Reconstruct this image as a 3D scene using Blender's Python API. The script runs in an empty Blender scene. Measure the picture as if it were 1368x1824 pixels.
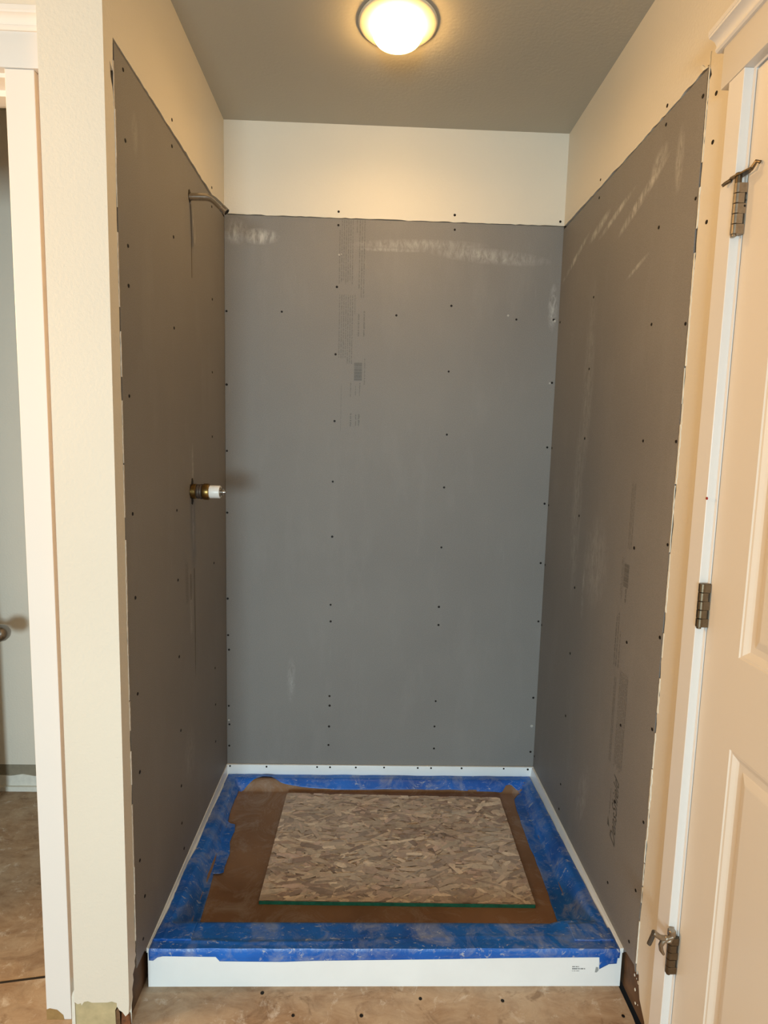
import bpy, bmesh, math, random
from mathutils import Vector, Matrix, noise as mnoise
S = bpy.context.scene
COL = S.collection

# ------------------------------------------------------------------ camera
cam_d = bpy.data.cameras.new('camera')
cam = bpy.data.objects.new('camera', cam_d); COL.objects.link(cam)
cam_d.sensor_fit = 'HORIZONTAL'; cam_d.sensor_width = 36.0
cam_d.lens = 36.0 * 1022.70 / 1368.0
cam_d.clip_start = 0.02
R = Vector((0.99933816, -0.02612594, 0.02531154)); U = Vector((-0.02222737, 0.11224936, 0.99343144)); B = Vector((-0.02879553, -0.99333656, 0.11159436))
cam.matrix_world = Matrix(((R.x, U.x, B.x, 0.5326), (R.y, U.y, B.y, -2.1597), (R.z, U.z, B.z, 1.3771), (0, 0, 0, 1)))
S.camera = cam

# ------------------------------------------------------------------ light and exposure
S.view_settings.view_transform = 'Standard'
S.view_settings.look = 'None'
S.view_settings.gamma = 1.0
S.view_settings.use_curve_mapping = False
S.view_settings.exposure = 0.0
wd = bpy.data.worlds.new('world'); S.world = wd; wd.use_nodes = True
wd.node_tree.nodes['Background'].inputs[0].default_value = (0.75, 0.87, 1.0, 1)
wd.node_tree.nodes['Background'].inputs[1].default_value = 1.0

def area(name, loc, target, sx, sy, energy, color, spread=180):
    d = bpy.data.lights.new(name, 'AREA'); d.shape = 'RECTANGLE'; d.size = sx; d.size_y = sy
    d.energy = energy; d.color = color; d.spread = math.radians(spread)
    o = bpy.data.objects.new(name, d); COL.objects.link(o)
    o.location = loc
    o.rotation_euler = (Vector(target) - Vector(loc)).to_track_quat('-Z', 'Y').to_euler()
    return o
# daylight through the window in the wall behind the camera
area('window_daylight', (0.0, -5.42, 1.12), (0.35, 0.0, 0.45), 0.9, 0.85, 60, (0.72, 0.93, 1.0), 120)
# unseen warm fill light added on the left for the right wall and door
area('warm_fill_light', (-1.60, -1.32, 1.92), (1.2, -1.0, 1.2), 0.7, 0.25, 37, (1.0, 0.57, 0.22))

W, H = 1.22, 2.501
YP = -0.937      # front of the partition on the left
rnd = random.Random(7)

# ------------------------------------------------------------------ materials
class NM:
    def __init__(s, name):
        s.m = bpy.data.materials.new(name); s.m.use_nodes = True
        s.t = s.m.node_tree; s.b = s.t.nodes['Principled BSDF']
        s.tc = s.t.nodes.new('ShaderNodeTexCoord')
    def n(s, typ, **kw):
        nd = s.t.nodes.new('ShaderNode' + typ)
        for k, v in kw.items():
            if k.startswith('i_'):
                nd.inputs[k[2:].replace('_', ' ')].default_value = v
            else: setattr(nd, k, v)
        return nd
    def l(s, a, b): s.t.links.new(a, b)
    def coords(s, scale=(1, 1, 1), loc=(0, 0, 0), rot=(0, 0, 0)):
        mp = s.n('Mapping'); s.l(s.tc.outputs['Object'], mp.inputs[0])
        mp.inputs['Scale'].default_value = scale; mp.inputs['Location'].default_value = loc; mp.inputs['Rotation'].default_value = rot
        return mp.outputs[0]
    def noise(s, vec, scale, detail=4, rough=0.55, dist=0.0):
        nd = s.n('TexNoise'); s.l(vec, nd.inputs['Vector'])
        nd.inputs['Scale'].default_value = scale; nd.inputs['Detail'].default_value = detail
        nd.inputs['Roughness'].default_value = rough; nd.inputs['Distortion'].default_value = dist
        return nd.outputs[0]
    def ramp(s, fac, stops):
        nd = s.n('ValToRGB'); s.l(fac, nd.inputs[0]); e = nd.color_ramp.elements
        while len(e) < len(stops): e.new(0.5)
        for q, (p, c) in zip(e, stops):
            q.position = p; q.color = (c[0], c[1], c[2], 1) if not isinstance(c, (int, float)) else (c, c, c, 1)
        return nd.outputs[0]
    def mix(s, fac, a, b, mode='MIX'):
        nd = s.n('Mix', data_type='RGBA', blend_type=mode)
        for i, v in ((0, fac), (6, a), (7, b)):
            if isinstance(v, (int, float)): nd.inputs[i].default_value = v
            elif isinstance(v, tuple): nd.inputs[i].default_value = (v[0], v[1], v[2], 1)
            else: s.l(v, nd.inputs[i])
        return nd.outputs[2]
    def math(s, op, a, b=None, c=None):
        nd = s.n('Math', operation=op)
        for i, v in enumerate((a, b, c)):
            if v is None: continue
            if isinstance(v, (int, float)): nd.inputs[i].default_value = v
            else: s.l(v, nd.inputs[i])
        return nd.outputs[0]
    def bump(s, h, strength=0.2, dist=0.002):
        nd = s.n('Bump'); s.l(h, nd.inputs['Height']); nd.inputs['Strength'].default_value = strength; nd.inputs['Distance'].default_value = dist
        s.l(nd.outputs[0], s.b.inputs['Normal'])
    def col(s, c):
        if isinstance(c, tuple): s.b.inputs['Base Color'].default_value = (c[0], c[1], c[2], 1)
        else: s.l(c, s.b.inputs['Base Color'])
    def set(s, rough=0.5, metal=0.0, spec=0.5):
        s.b.inputs['Roughness'].default_value = rough; s.b.inputs['Metallic'].default_value = metal
        s.b.inputs['Specular IOR Level'].default_value = spec
        return s.m

def m_paint(name, c, rough=0.55, bump=0.4, scale=150, blotch=0.04):
    k = NM(name); v = k.coords()
    n1 = k.noise(v, 2.2, 2)
    f = k.ramp(n1, [(0.3, 1 - blotch), (0.7, 1 + 0)])
    k.col(k.mix(1.0, c, f, 'MULTIPLY'))
    k.bump(k.noise(v, scale, 3, 0.5), bump, 0.0015)
    return k.set(rough, 0, 0.35)

def m_plain(name, c, rough=0.5, metal=0.0, spec=0.5, var=0.12, scale=40, bump=0.0):
    k = NM(name); v = k.coords()
    n1 = k.noise(v, scale, 4)
    f = k.ramp(n1, [(0.3, 1 - var), (0.7, 1.0)])
    k.col(k.mix(1.0, c, f, 'MULTIPLY'))
    if bump: k.bump(n1, bump, 0.001)
    return k.set(rough, metal, spec)

def m_board(name, streaks, axis):
    """grey fibreglass faced backer board; streaks: (u, z, half-length, half-width, angle, strength) of chalky rub marks"""
    k = NM(name); v = k.coords()
    base = k.ramp(k.noise(v, 1.7, 3), [(0.3, (0.228, 0.214, 0.204)), (0.7, (0.258, 0.243, 0.230))])
    fine = k.ramp(k.noise(v, 420, 2, 0.6), [(0.35, 0.86), (0.7, 1.06)])
    base = k.mix(1.0, base, fine, 'MULTIPLY')
    up = k.coords((3.0, 3.0, 0.9) if axis == 'y' else (3.0, 3.0, 0.9))
    haze = k.ramp(k.noise(up, 3.0, 5, 0.65), [(0.52, 0.0), (0.80, 0.13)])
    base = k.mix(haze, base, (0.40, 0.385, 0.37))
    scr = k.coords((60, 60, 5))
    sc = k.ramp(k.noise(scr, 1.6, 3, 0.6), [(0.66, 0.0), (0.76, 0.07)])
    base = k.mix(sc, base, (0.5, 0.49, 0.47))
    sep = k.n('SeparateXYZ'); k.l(k.tc.outputs['Object'], sep.inputs[0])
    uo = sep.outputs[0] if axis == 'y' else sep.outputs[1]; zo = sep.outputs[2]
    total = None
    for (u, z, a, b, ang, st) in streaks:
        du = k.math('SUBTRACT', uo, u); dz = k.math('SUBTRACT', zo, z)
        ca, sa = math.cos(ang), math.sin(ang)
        p = k.math('DIVIDE', k.math('ADD', k.math('MULTIPLY', du, ca), k.math('MULTIPLY', dz, sa)), a)
        q = k.math('DIVIDE', k.math('SUBTRACT', k.math('MULTIPLY', dz, ca), k.math('MULTIPLY', du, sa)), b)
        r2 = k.math('ADD', k.math('MULTIPLY', p, p), k.math('MULTIPLY', q, q))
        w = k.math('MULTIPLY', k.math('MAXIMUM', k.math('SUBTRACT', 1.0, r2), 0.0), st)
        total = w if total is None else k.math('MAXIMUM', total, w)
    if total is not None:
        brk = k.ramp(k.noise(k.coords((2.2, 2.2, 0.8)), 30, 6, 0.74, 0.5), [(0.40, 0.0), (0.72, 0.9)])
        fac = k.math('MULTIPLY', total, brk)
        base = k.mix(fac, base, (0.72, 0.70, 0.67))
    k.col(base)
    k.bump(k.noise(v, 350, 2), 0.25, 0.0006)
    return k.set(0.62, 0, 0.3)

M = {}
M['paint'] = m_paint('cream wall paint', (0.76, 0.705, 0.61))
M['paint_warm'] = M['paint']
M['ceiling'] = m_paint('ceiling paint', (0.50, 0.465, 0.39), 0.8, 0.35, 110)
M['trim'] = m_paint('semi gloss trim paint', (0.80, 0.775, 0.75), 0.35, 0.04, 60, 0.02)
M['door'] = m_paint('door paint', (0.80, 0.735, 0.65), 0.4, 0.05, 200, 0.03)
M['gypsum'] = m_plain('raw gypsum edge', (0.72, 0.64, 0.55), 0.9, var=0.25, scale=90, bump=0.4)
M['compound'] = m_plain('joint compound', (0.80, 0.78, 0.70), 0.8, var=0.12, scale=60, bump=0.3)
M['wood'] = m_plain('framing lumber', (0.16, 0.085, 0.04), 0.8, var=0.6, scale=14, bump=0.5)
M['dark'] = m_plain('wall cavity', (0.03, 0.022, 0.015), 0.9, var=0.4, scale=10)
M['screw'] = m_plain('blackened screw steel', (0.02, 0.015, 0.012), 0.5, 0.5, var=0.3, scale=300)
M['nickel'] = m_plain('satin nickel', (0.42, 0.36, 0.29), 0.36, 1.0, var=0.25, scale=120)
M['bronze'] = m_plain('dark bronze hinge metal', (0.20, 0.155, 0.105), 0.38, 1.0, var=0.25, scale=120)
M['chrome'] = m_plain('worn chrome', (0.62, 0.58, 0.53), 0.18, 1.0, var=0.2, scale=90)
M['brass'] = m_plain('tarnished brass', (0.34, 0.21, 0.07), 0.34, 1.0, var=0.5, scale=80)
M['brown_metal'] = m_plain('grimy valve body', (0.12, 0.09, 0.07), 0.55, 0.6, var=0.5, scale=90)
M['white_plastic'] = m_plain('white plastic', (0.82, 0.80, 0.77), 0.35, var=0.03)
M['acrylic'] = m_plain('white acrylic pan', (0.90, 0.92, 0.93), 0.28, var=0.05, scale=9)
M['ink'] = m_plain('printing ink', (0.10, 0.095, 0.085), 0.7, var=0.3, scale=200)
M['faint_ink'] = m_plain('faint printing ink', (0.150, 0.143, 0.130), 0.7, var=0.25, scale=200)
M['black_ink'] = m_plain('black label ink', (0.05, 0.05, 0.05), 0.6)
M['green'] = m_plain('green edge seal', (0.03, 0.42, 0.36), 0.6, var=0.4, scale=60, bump=0.2)
M['rubber'] = m_plain('brown rubber', (0.07, 0.05, 0.035), 0.7)

def m_tape():
    k = NM('blue masking tape'); v = k.coords()
    base = k.ramp(k.noise(v, 7, 3), [(0.3, (0.005, 0.075, 0.36)), (0.7, (0.010, 0.15, 0.60))])
    d1 = k.ramp(k.noise(v, 13, 6, 0.72, 0.8), [(0.48, 0.0), (0.70, 0.55)])
    base = k.mix(d1, base, (0.38, 0.40, 0.45))
    d2 = k.ramp(k.noise(k.coords((1.0, 2.6, 1)), 34, 4, 0.7, 1.6), [(0.60, 0.0), (0.68, 0.70)])
    base = k.mix(d2, base, (0.55, 0.55, 0.56))
    k.col(base)
    k.bump(k.noise(v, 38, 4, 0.6, 0.6), 0.6, 0.003)
    return k.set(0.34, 0, 0.5)
M['tape'] = m_tape()
def m_card():
    k = NM('brown floor protection board'); v = k.coords()
    base = k.ramp(k.noise(v, 6, 4), [(0.3, (0.19, 0.098, 0.050)), (0.7, (0.27, 0.150, 0.082))])
    d1 = k.ramp(k.noise(v, 9, 6, 0.75, 0.9), [(0.50, 0.0), (0.72, 0.50)])
    base = k.mix(d1, base, (0.42, 0.36, 0.31))
    k.col(base); k.bump(k.noise(v, 60, 3), 0.2, 0.001)
    return k.set(0.55, 0, 0.4)
M['card'] = m_card()
def m_floor():
    k = NM('subfloor panel'); v = k.coords()
    g = k.noise(k.coords((1.6, 3.4, 1)), 6, 8, 0.72, 1.0)
    base = k.ramp(g, [(0.28, (0.21, 0.125, 0.072)), (0.5, (0.38, 0.262, 0.168)), (0.75, (0.52, 0.39, 0.265))])
    d0 = k.ramp(k.noise(v, 4, 6, 0.7), [(0.40, 0.0), (0.72, 0.60)])
    base = k.mix(d0, base, (0.60, 0.52, 0.41))
    d1 = k.ramp(k.noise(v, 20, 6, 0.75, 0.5), [(0.56, 0.0), (0.68, 0.75)])
    base = k.mix(d1, base, (0.68, 0.62, 0.54))
    d2 = k.ramp(k.noise(v, 11, 4, 0.7, 1.0), [(0.30, 0.55), (0.42, 0.0)])
    base = k.mix(d2, base, (0.13, 0.075, 0.04))
    k.col(base); k.bump(g, 0.3, 0.002)
    return k.set(0.8, 0, 0.25)
M['floor'] = m_floor()
def m_flake():
    k = NM('wood strands')
    a = k.n('Attribute', attribute_name='Col')
    v = k.coords()
    f = k.ramp(k.noise(k.coords((1, 1, 1)), 26, 6, 0.72, 0.7), [(0.30, 0.62), (0.70, 1.22)])
    base = k.mix(1.0, a.outputs[0], f, 'MULTIPLY')
    d1 = k.ramp(k.noise(v, 5, 6, 0.7, 0.7), [(0.36, 0.12), (0.68, 0.62)])
    base = k.mix(d1, base, (0.62, 0.55, 0.49))
    d2 = k.ramp(k.noise(k.coords((1.0, 2.4, 1)), 26, 7, 0.78, 1.4), [(0.30, 0.75), (0.42, 0.0)])
    base = k.mix(d2, base, (0.17, 0.115, 0.088))
    d3 = k.ramp(k.noise(v, 48, 6, 0.8, 1.2), [(0.60, 0.0), (0.70, 0.6)])
    base = k.mix(d3, base, (0.62, 0.57, 0.52))
    k.col(base); k.bump(k.noise(v, 90, 4), 0.35, 0.001)
    return k.set(0.75, 0, 0.3)
M['flake'] = m_flake()
def m_emit(name, c, e):
    k = NM(name); k.col((0.8, 0.75, 0.65))
    k.b.inputs['Emission Color'].default_value = (*c, 1); k.b.inputs['Emission Strength'].default_value = e
    return k.set(0.4)
M['lens'] = m_emit('glowing glass lens', (1.0, 0.585, 0.185), 39.0)

# ------------------------------------------------------------------ mesh helpers
def mesh(name, verts, faces, mat, parent=None, smooth=False, kind=None):
    off = parent.matrix_world.translation if parent else Vector((0, 0, 0))
    off = Vector(WL.get(parent.name, (0, 0, 0))) if parent else off
    me = bpy.data.meshes.new(name)
    me.from_pydata([tuple(Vector(v) - off) for v in verts], [], faces)
    bm = bmesh.new(); bm.from_mesh(me)
    bmesh.ops.recalc_face_normals(bm, faces=bm.faces)
    bm.to_mesh(me); bm.free()
    if smooth:
        for p in me.polygons: p.use_smooth = True
    me.materials.append(M[mat] if isinstance(mat, str) else mat)
    o = bpy.data.objects.new(name, me); COL.objects.link(o)
    if parent: o.parent = parent
    WL[o.name] = tuple(off)
    if kind: o['kind'] = kind
    return o
WL = {}
def root(name, loc, label, cat, group=None):
    o = bpy.data.objects.new(name, None); COL.objects.link(o); o.location = loc; o.empty_display_size = 0.05
    WL[o.name] = tuple(loc)
    return tag(o, label, cat, group)
def tag(o, label, cat, group=None):
    o['label'] = label; o['category'] = cat
    if group: o['group'] = group
    return o
class G:
    """collects geometry for one mesh"""
    def __init__(s): s.v = []; s.f = []
    def add(s, vs, fs):
        n = len(s.v); s.v += [tuple(v) for v in vs]; s.f += [tuple(i + n for i in f) for f in fs]; return s
    def box(s, x0, x1, y0, y1, z0, z1, bev=0.0):
        bm = bmesh.new(); bmesh.ops.create_cube(bm, size=1)
        for v in bm.verts: v.co = Vector(((x0 + x1) / 2 + v.co.x * (x1 - x0), (y0 + y1) / 2 + v.co.y * (y1 - y0), (z0 + z1) / 2 + v.co.z * (z1 - z0)))
        if bev: bmesh.ops.bevel(bm, geom=bm.edges[:], offset=bev, segments=2, affect='EDGES', profile=0.5)
        return s.bm(bm)
    def bm(s, bm):
        bm.verts.ensure_lookup_table(); bm.verts.index_update()
        s.add([v.co.copy() for v in bm.verts], [[v.index for v in f.verts] for f in bm.faces]); bm.free(); return s
    def lathe(s, prof, loc, axis, seg=28, cap=True):
        """prof: (radius, height) along axis vector"""
        ax = Vector(axis).normalized(); t = ax.orthogonal().normalized(); b = ax.cross(t)
        vs = []; fs = []
        for (r, h) in prof:
            for i in range(seg):
                a = 2 * math.pi * i / seg
                vs.append(Vector(loc) + ax * h + t * (r * math.cos(a)) + b * (r * math.sin(a)))
        for j in range(len(prof) - 1):
            for i in range(seg):
                i2 = (i + 1) % seg
                fs.append((j * seg + i, j * seg + i2, (j + 1) * seg + i2, (j + 1) * seg + i))
        if cap: fs += [tuple(range(seg)), tuple(range((len(prof) - 1) * seg, len(prof) * seg))]
        return s.add(vs, fs)
    def tube(s, pts, rad, seg=14, cap=True):
        pts = [Vector(p) for p in pts]; n = len(pts); rad = rad if isinstance(rad, (list, tuple)) else [rad] * n
        vs = []; fs = []; prev = None
        for i, p in enumerate(pts):
            d = (pts[min(i + 1, n - 1)] - pts[max(i - 1, 0)]).normalized()
            t = d.orthogonal().normalized() if prev is None else (prev - d * prev.dot(d)).normalized()
            prev = t; b = d.cross(t)
            for k in range(seg):
                a = 2 * math.pi * k / seg; vs.append(p + t * (rad[i] * math.cos(a)) + b * (rad[i] * math.sin(a)))
        for j in range(n - 1):
            for i in range(seg):
                i2 = (i + 1) % seg; fs.append((j * seg + i, j * seg + i2, (j + 1) * seg + i2, (j + 1) * seg + i))
        if cap: fs += [tuple(range(seg)), tuple(range((n - 1) * seg, n * seg))]
        return s.add(vs, fs)
    def prism(s, outline, plane, at, thick):
        """outline: 2D points (u,v); plane 'x' (u=y,v=z), 'y' (u=x,v=z), 'z' (u=x,v=y); from coordinate at to at+thick"""
        def P(u, v, w): return {'x': (w, u, v), 'y': (u, w, v), 'z': (u, v, w)}[plane]
        bm = bmesh.new(); n = len(outline)
        a = [bm.verts.new(P(u, v, at)) for u, v in outline]; b = [bm.verts.new(P(u, v, at + thick)) for u, v in outline]
        f1 = bm.faces.new(a); f2 = bm.faces.new(b)
        for i in range(n): bm.faces.new((a[i], a[(i + 1) % n], b[(i + 1) % n], b[i]))
        f1.normal_update(); f2.normal_update()
        bmesh.ops.triangulate(bm, faces=[f1, f2], ngon_method='EAR_CLIP')
        return s.bm(bm)
    def sweep(s, prof, p0, p1, up, out, cap=True):
        """profile (out, up) swept in a straight line from p0 to p1"""
        up = Vector(up); out = Vector(out); n = len(prof); vs = []
        for p in (p0, p1):
            for (o, h) in prof: vs.append(Vector(p) + out * o + up * h)
        fs = [(i, (i + 1) % n, n + (i + 1) % n, n + i) for i in range(n)]
        if cap: fs += [tuple(range(n)), tuple(range(n, 2 * n))]
        return s.add(vs, fs)
    def grid(s, P, nu, nv):
        n = len(s.v); vs = [P(i / nu, j / nv) for j in range(nv + 1) for i in range(nu + 1)]
        fs = [(j * (nu + 1) + i, j * (nu + 1) + i + 1, (j + 1) * (nu + 1) + i + 1, (j + 1) * (nu + 1) + i) for j in range(nv) for i in range(nu)]
        return s.add(vs, fs)
    def make(s, name, mat, parent=None, smooth=False, kind=None): return mesh(name, s.v, s.f, mat, parent, smooth, kind)

def autosmooth(o, ang=40):
    for p in o.data.polygons: p.use_smooth = True
    o.data.set_sharp_from_angle(angle=math.radians(ang))
    return o
def jag(p0, p1, n, amp, seed, pull=0.0):
    """ragged polyline between two 2D points, without the end point"""
    r = random.Random(seed); out = []
    dx, dy = p1[0] - p0[0], p1[1] - p0[1]; L = math.hypot(dx, dy); nx, ny = -dy / L, dx / L
    for i in range(n):
        t = (i + (0.5 * r.random() if i else 0)) / n
        a = amp * (r.random() - 0.5) * 2 if i else 0
        if r.random() < 0.15: a *= 2.2
        out.append((p0[0] + dx * t + nx * a, p0[1] + dy * t + ny * a))
    return out
def structure(o): o['kind'] = 'structure'; return o

# ------------------------------------------------------------------ room shell
# floor: the shower bay part stops just short of the right wall, leaving the dark slot seen there
fl = G()
fl.prism([(-3.0, -5.6), (1.205, -5.6), (1.205, -0.995), (1.213, -0.91), (1.213, 0.06), (-3.0, 0.06)], 'z', 0.0, -0.02)
fl.box(1.205, 1.5, -5.6, -0.975, -0.02, 0.0)
floor = structure(fl.make('floor', 'floor'))
seam = G(); seam.prism([(-1.1, -0.925), (-0.42, -0.828), (-0.21, -0.796), (-0.21, -0.790), (-0.42, -0.822), (-1.1, -0.918)], 'z', -0.001, 0.0018)
seam.make('panel_seam', 'dark', floor)
sub = G(); sub.box(-3.0, 1.5, -5.6, 0.2, -0.09, -0.07)
structure(sub.make('floor_underlay', 'dark'))

ce = G(); ce.box(-1.75, W + 0.12, -5.6, 0.1, H, H + 0.05)
ceiling = structure(ce.make('ceiling', 'ceiling'))

# back wall: painted drywall above the board, full height in the small room on the left
TOPB, TOPL, TOPR = 2.185, 2.176, 2.176
bk = G()
edge = jag((0.0, TOPB + 0.0035), (W, TOPB + 0.0035), 60, 0.0012, 11)
bk.prism(edge + [(W, TOPB + 0.0035), (W, H), (0, H)], 'y', 0.0, 0.013)
wall_back = structure(bk.make('wall_back', 'paint'))
fr = G()
fr.box(-0.02, W + 0.02, 0.016, 0.10, 0.0, H)
structure(fr.make('wall_back_framing', 'wood'))

# left alcove wall: painted drywall wrapping the board (outline in y, z)
YC = YP + 0.013
lo = [(YC, 0.0)]
lo += [(-0.9235, 0.048), (-0.916, 0.062), (-0.918, 0.085), (-0.909, 0.100), (-0.912, 0.118), (-0.899, 0.128), (-0.901, 0.142), (-0.892, 0.150), (-0.896, 0.163), (-0.8935, 0.178)]
lo += jag((-0.894, 0.18), (-0.8945, 2.06), 70, 0.0016, 5)
lo += [(-0.8945, 2.06), (-0.9000, 2.084), (-0.907, 2.100), (-0.9105, 2.128), (-0.9045, 2.124), (-0.8965, 2.118), (-0.8935, 2.178)]
lo += jag((-0.8930, TOPL + 0.006), (0.0, TOPB + 0.004), 46, 0.0016, 6)
lo += [(0.0, TOPB + 0.004), (0.0, H), (YC, H)]
lw = G(); lw.prism(lo, 'x', 0.0, -0.013)
wall_left = structure(lw.make('wall_left', 'paint'))
# end of the partition, facing the camera (outline in x, z), lower right corner broken off
en = G()
en.prism([(-0.126, 0.072), (-0.119, 0.066), (-0.111, 0.069), (-0.110, 0.063), (-0.104, 0.072), (-0.095, 0.074), (-0.086, 0.070), (-0.050, 0.0705), (-0.040, 0.073), (-0.0285, 0.069),
          (-0.0285, 0.060), (-0.023, 0.050), (-0.016, 0.045), (-0.009, 0.034), (-0.0015, 0.042), (0.0, 0.066), (0.0, H), (-0.126, H)], 'y', YP, 0.013)
en.box(-0.126, -0.113, YP + 0.013, 0.02, 0.0, H)
structure(en.make('wall_left_end', 'paint'))
en2 = G(); en2.prism([(-0.1255, 0.0), (-0.033, 0.0), (-0.034, 0.047), (-0.0285, 0.058), (-0.0285, 0.074), (-0.1255, 0.076)], 'y', YP + 0.003, 0.010)
gp = en2.make('bare_drywall_patch', m_plain('bare yellowed drywall paper', (0.56, 0.46, 0.26), 0.85, var=0.25, scale=35, bump=0.3), bpy.data.objects['wall_left_end'])
cb = G(); cb.prism([(-0.032, 0.0), (-0.022, 0.0), (-0.0225, 0.040), (-0.026, 0.055), (-0.031, 0.048)], 'y', YP + 0.001, 0.002)
cb.make('corner_bead', 'nickel', bpy.data.objects['wall_left_end'])
rs = G(); rs.prism([(-0.022, 0.0), (0.0, 0.0), (-0.002, 0.030), (-0.010, 0.040), (-0.019, 0.046)], 'y', YP + 0.004, 0.004)
rs.make('rusty_corner', m_plain('rusty wet wood', (0.26, 0.09, 0.03), 0.8, var=0.6, scale=80, bump=0.4), bpy.data.objects['wall_left_end'])
rd = G(); rd.prism([(-0.126, 0.0), (-0.134, 0.0), (-0.1325, 0.085), (-0.1300, 0.095), (-0.126, 0.103)], 'y', YP + 0.001, 0.02)
rd.make('plaster_ridge', 'compound', bpy.data.objects['wall_left_end'])
st = G(); st.box(-0.111, -0.016, YP + 0.016, 0.015, 0.0, H)
st.prism([(YP + 0.008, 0.0), (-0.80, 0.0), (-0.80, 0.24), (-0.925, 0.24), (YP + 0.008, 0.06)], 'x', -0.014, 0.004)
structure(st.make('wall_left_framing', 'wood'))

# right wall with the doorway (outline in y, z)
DY0, DY1, DTOP = -1.034, -1.838, 2.096
ro = [(-0.958, 0.0), (-0.951, 0.030), (-0.936, 0.045), (-0.922, 0.060), (-0.914, 0.085), (-0.910, 0.112), (-0.903, 0.120), (-0.899, 0.104), (-0.8955, 0.118)]
ro += jag((-0.896, 0.135), (-0.8965, 2.150), 80, 0.0019, 15)
ro += [(-0.8965, 2.150), (-0.904, 2.156), (-0.899, 2.170), (-0.8935, 2.181)]
ro += jag((-0.892, TOPR + 0.007), (-0.55, TOPR + 0.0045), 22, 0.0022, 16)
ro += jag((-0.55, TOPR + 0.0045), (0.0, TOPB + 0.003), 26, 0.0014, 17)
ro += [(0.0, TOPB + 0.003), (0.0, H), (-5.5, H), (-5.5, 0.0), (DY1, 0.0), (DY1, DTOP), (DY0, DTOP), (DY0, 0.0)]
rw = G(); rw.prism(ro, 'x', W, 0.013)
wall_right = structure(rw.make('wall_right', 'paint'))
fr = G(); fr.box(W + 0.016, W + 0.10, DY0, 0.03, 0.0, H)
fr.box(W + 0.016, W + 0.10, -5.5, DY1, 0.0, H); fr.box(W + 0.016, W + 0.10, DY1, DY0, DTOP, H)
structure(fr.make('wall_right_framing', 'wood'))
pl = G(); pl.prism([(-0.968, 0.0), (-0.80, 0.0), (-0.80, 0.16), (-0.90, 0.16), (-0.925, 0.06), (-0.968, 0.03)], 'x', W + 0.006, 0.008)
pl.make('exposed_wood', 'wood', wall_right)
# crumbs of broken gypsum along the two cut edges
def crumbs(name, x, sx, seed, n, ylo, yhi, zlo, zhi, parent, r0=0.0015, r1=0.0045, mat='compound'):
    r = random.Random(seed); g = G()
    for i in range(n):
        bm = bmesh.new(); bmesh.ops.create_icosphere(bm, subdivisions=1, radius=1)
        a = r.uniform(r0, r1); c = Vector((x, r.uniform(ylo, yhi), r.uniform(zlo, zhi)))
        for v in bm.verts: v.co = c + Vector((v.co.x * a * 0.45 * sx, v.co.y * a * r.uniform(.7, 1.2), v.co.z * a * r.uniform(.8, 1.6)))
        g.bm(bm)
    return g.make(name, mat, parent, kind='stuff')
crumbs('gypsum_crumb', W + 0.004, 1, 31, 16, -0.955, -0.88, 0.012, 0.10, wall_right)
crumbs('gypsum_crumb', -0.008, 1, 32, 7, -0.925, -0.90, 0.02, 0.13, wall_left)

def torn(name, x, side, ypos, z0, z1, seed, parent, mat='gypsum', w0=0.0012, w1=0.0055):
    """strip of torn drywall paper standing proud along the cut, side -1 faces -x"""
    r = random.Random(seed); g = G(); z = z0
    while z < z1:
        L = r.uniform(0.03, 0.16); n = max(4, int(L / 0.008)); pts = []
        w = r.uniform(w0, w1); yc = ypos + r.uniform(-0.0012, 0.0012)
        for i in range(n + 1): pts.append((yc - w * (0.35 + 0.65 * r.random()), z + L * i / n))
        for i in range(n, -1, -1): pts.append((yc + 0.0012 * r.random(), z + L * i / n))
        g.prism(pts, 'x', x, side * r.uniform(0.0008, 0.0022)); z += L + r.choice((0, 0, 0.004, 0.05))
    return g.make(name, mat, parent)
torn('torn_paper_edge', 0.0, 1, -0.8925, 0.19, 2.05, 41, wall_left)
torn('torn_paper_edge', W, -1, -0.8945, 0.13, 2.15, 42, wall_right, 'compound', 0.002, 0.006)
fp = G(); fp.prism([(-0.898, 2.175), (-0.878, 2.186), (-0.868, 2.196), (-0.862, 2.194), (-0.872, 2.181), (-0.884, 2.178)], 'x', W, -0.003)
fp.make('torn_paper_flap', 'compound', wall_right)

# doorway wall on the left and the small room behind it
WY = -0.895
wf = G(); wf.prism([(-1.70, 0.0), (-0.880, 0.0), (-0.880, 2.115), (-0.190, 2.115), (-0.190, 0.0), (-0.126, 0.0), (-0.126, H), (-1.70, H)], 'y', WY, 0.11)
wall_front = structure(wf.make('wall_front', 'paint'))
tb = G(); tb.box(-1.75, -0.113, 0.0, 0.012, 0.108, H)
wt = structure(tb.make('wall_back_left_room', 'paint'))
tb = G(); tb.box(-1.75, -0.113, 0.004, 0.012, 0.0, 0.112)
tb.make('unpainted_drywall_strip', m_plain('unpainted drywall paper', (0.30, 0.26, 0.19), 0.9, var=0.2, scale=50), wt)
jo = [(-1.75, 0.004), (-0.113, 0.004)] + [(-0.113 - 0.01 - i * 0.045, 0.062 + 0.010 * mnoise.noise((i * 0.7, 3, 1))) for i in range(36)] + [(-1.75, 0.065)]
tb = G(); tb.prism(jo, 'y', 0.004, -0.003); tb.make('joint_compound_smear', 'compound', wt)
tb = G(); tb.box(-1.75, -0.113, -0.010, 0.003, 0.0, 0.020, 0.002); tb.make('joint_compound_ridge', 'compound', wt)
tb = G(); tb.box(-1.75, -0.95, WY, 0.0, 0.0, H); structure(tb.make('wall_side_left_room', 'paint'))

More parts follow.
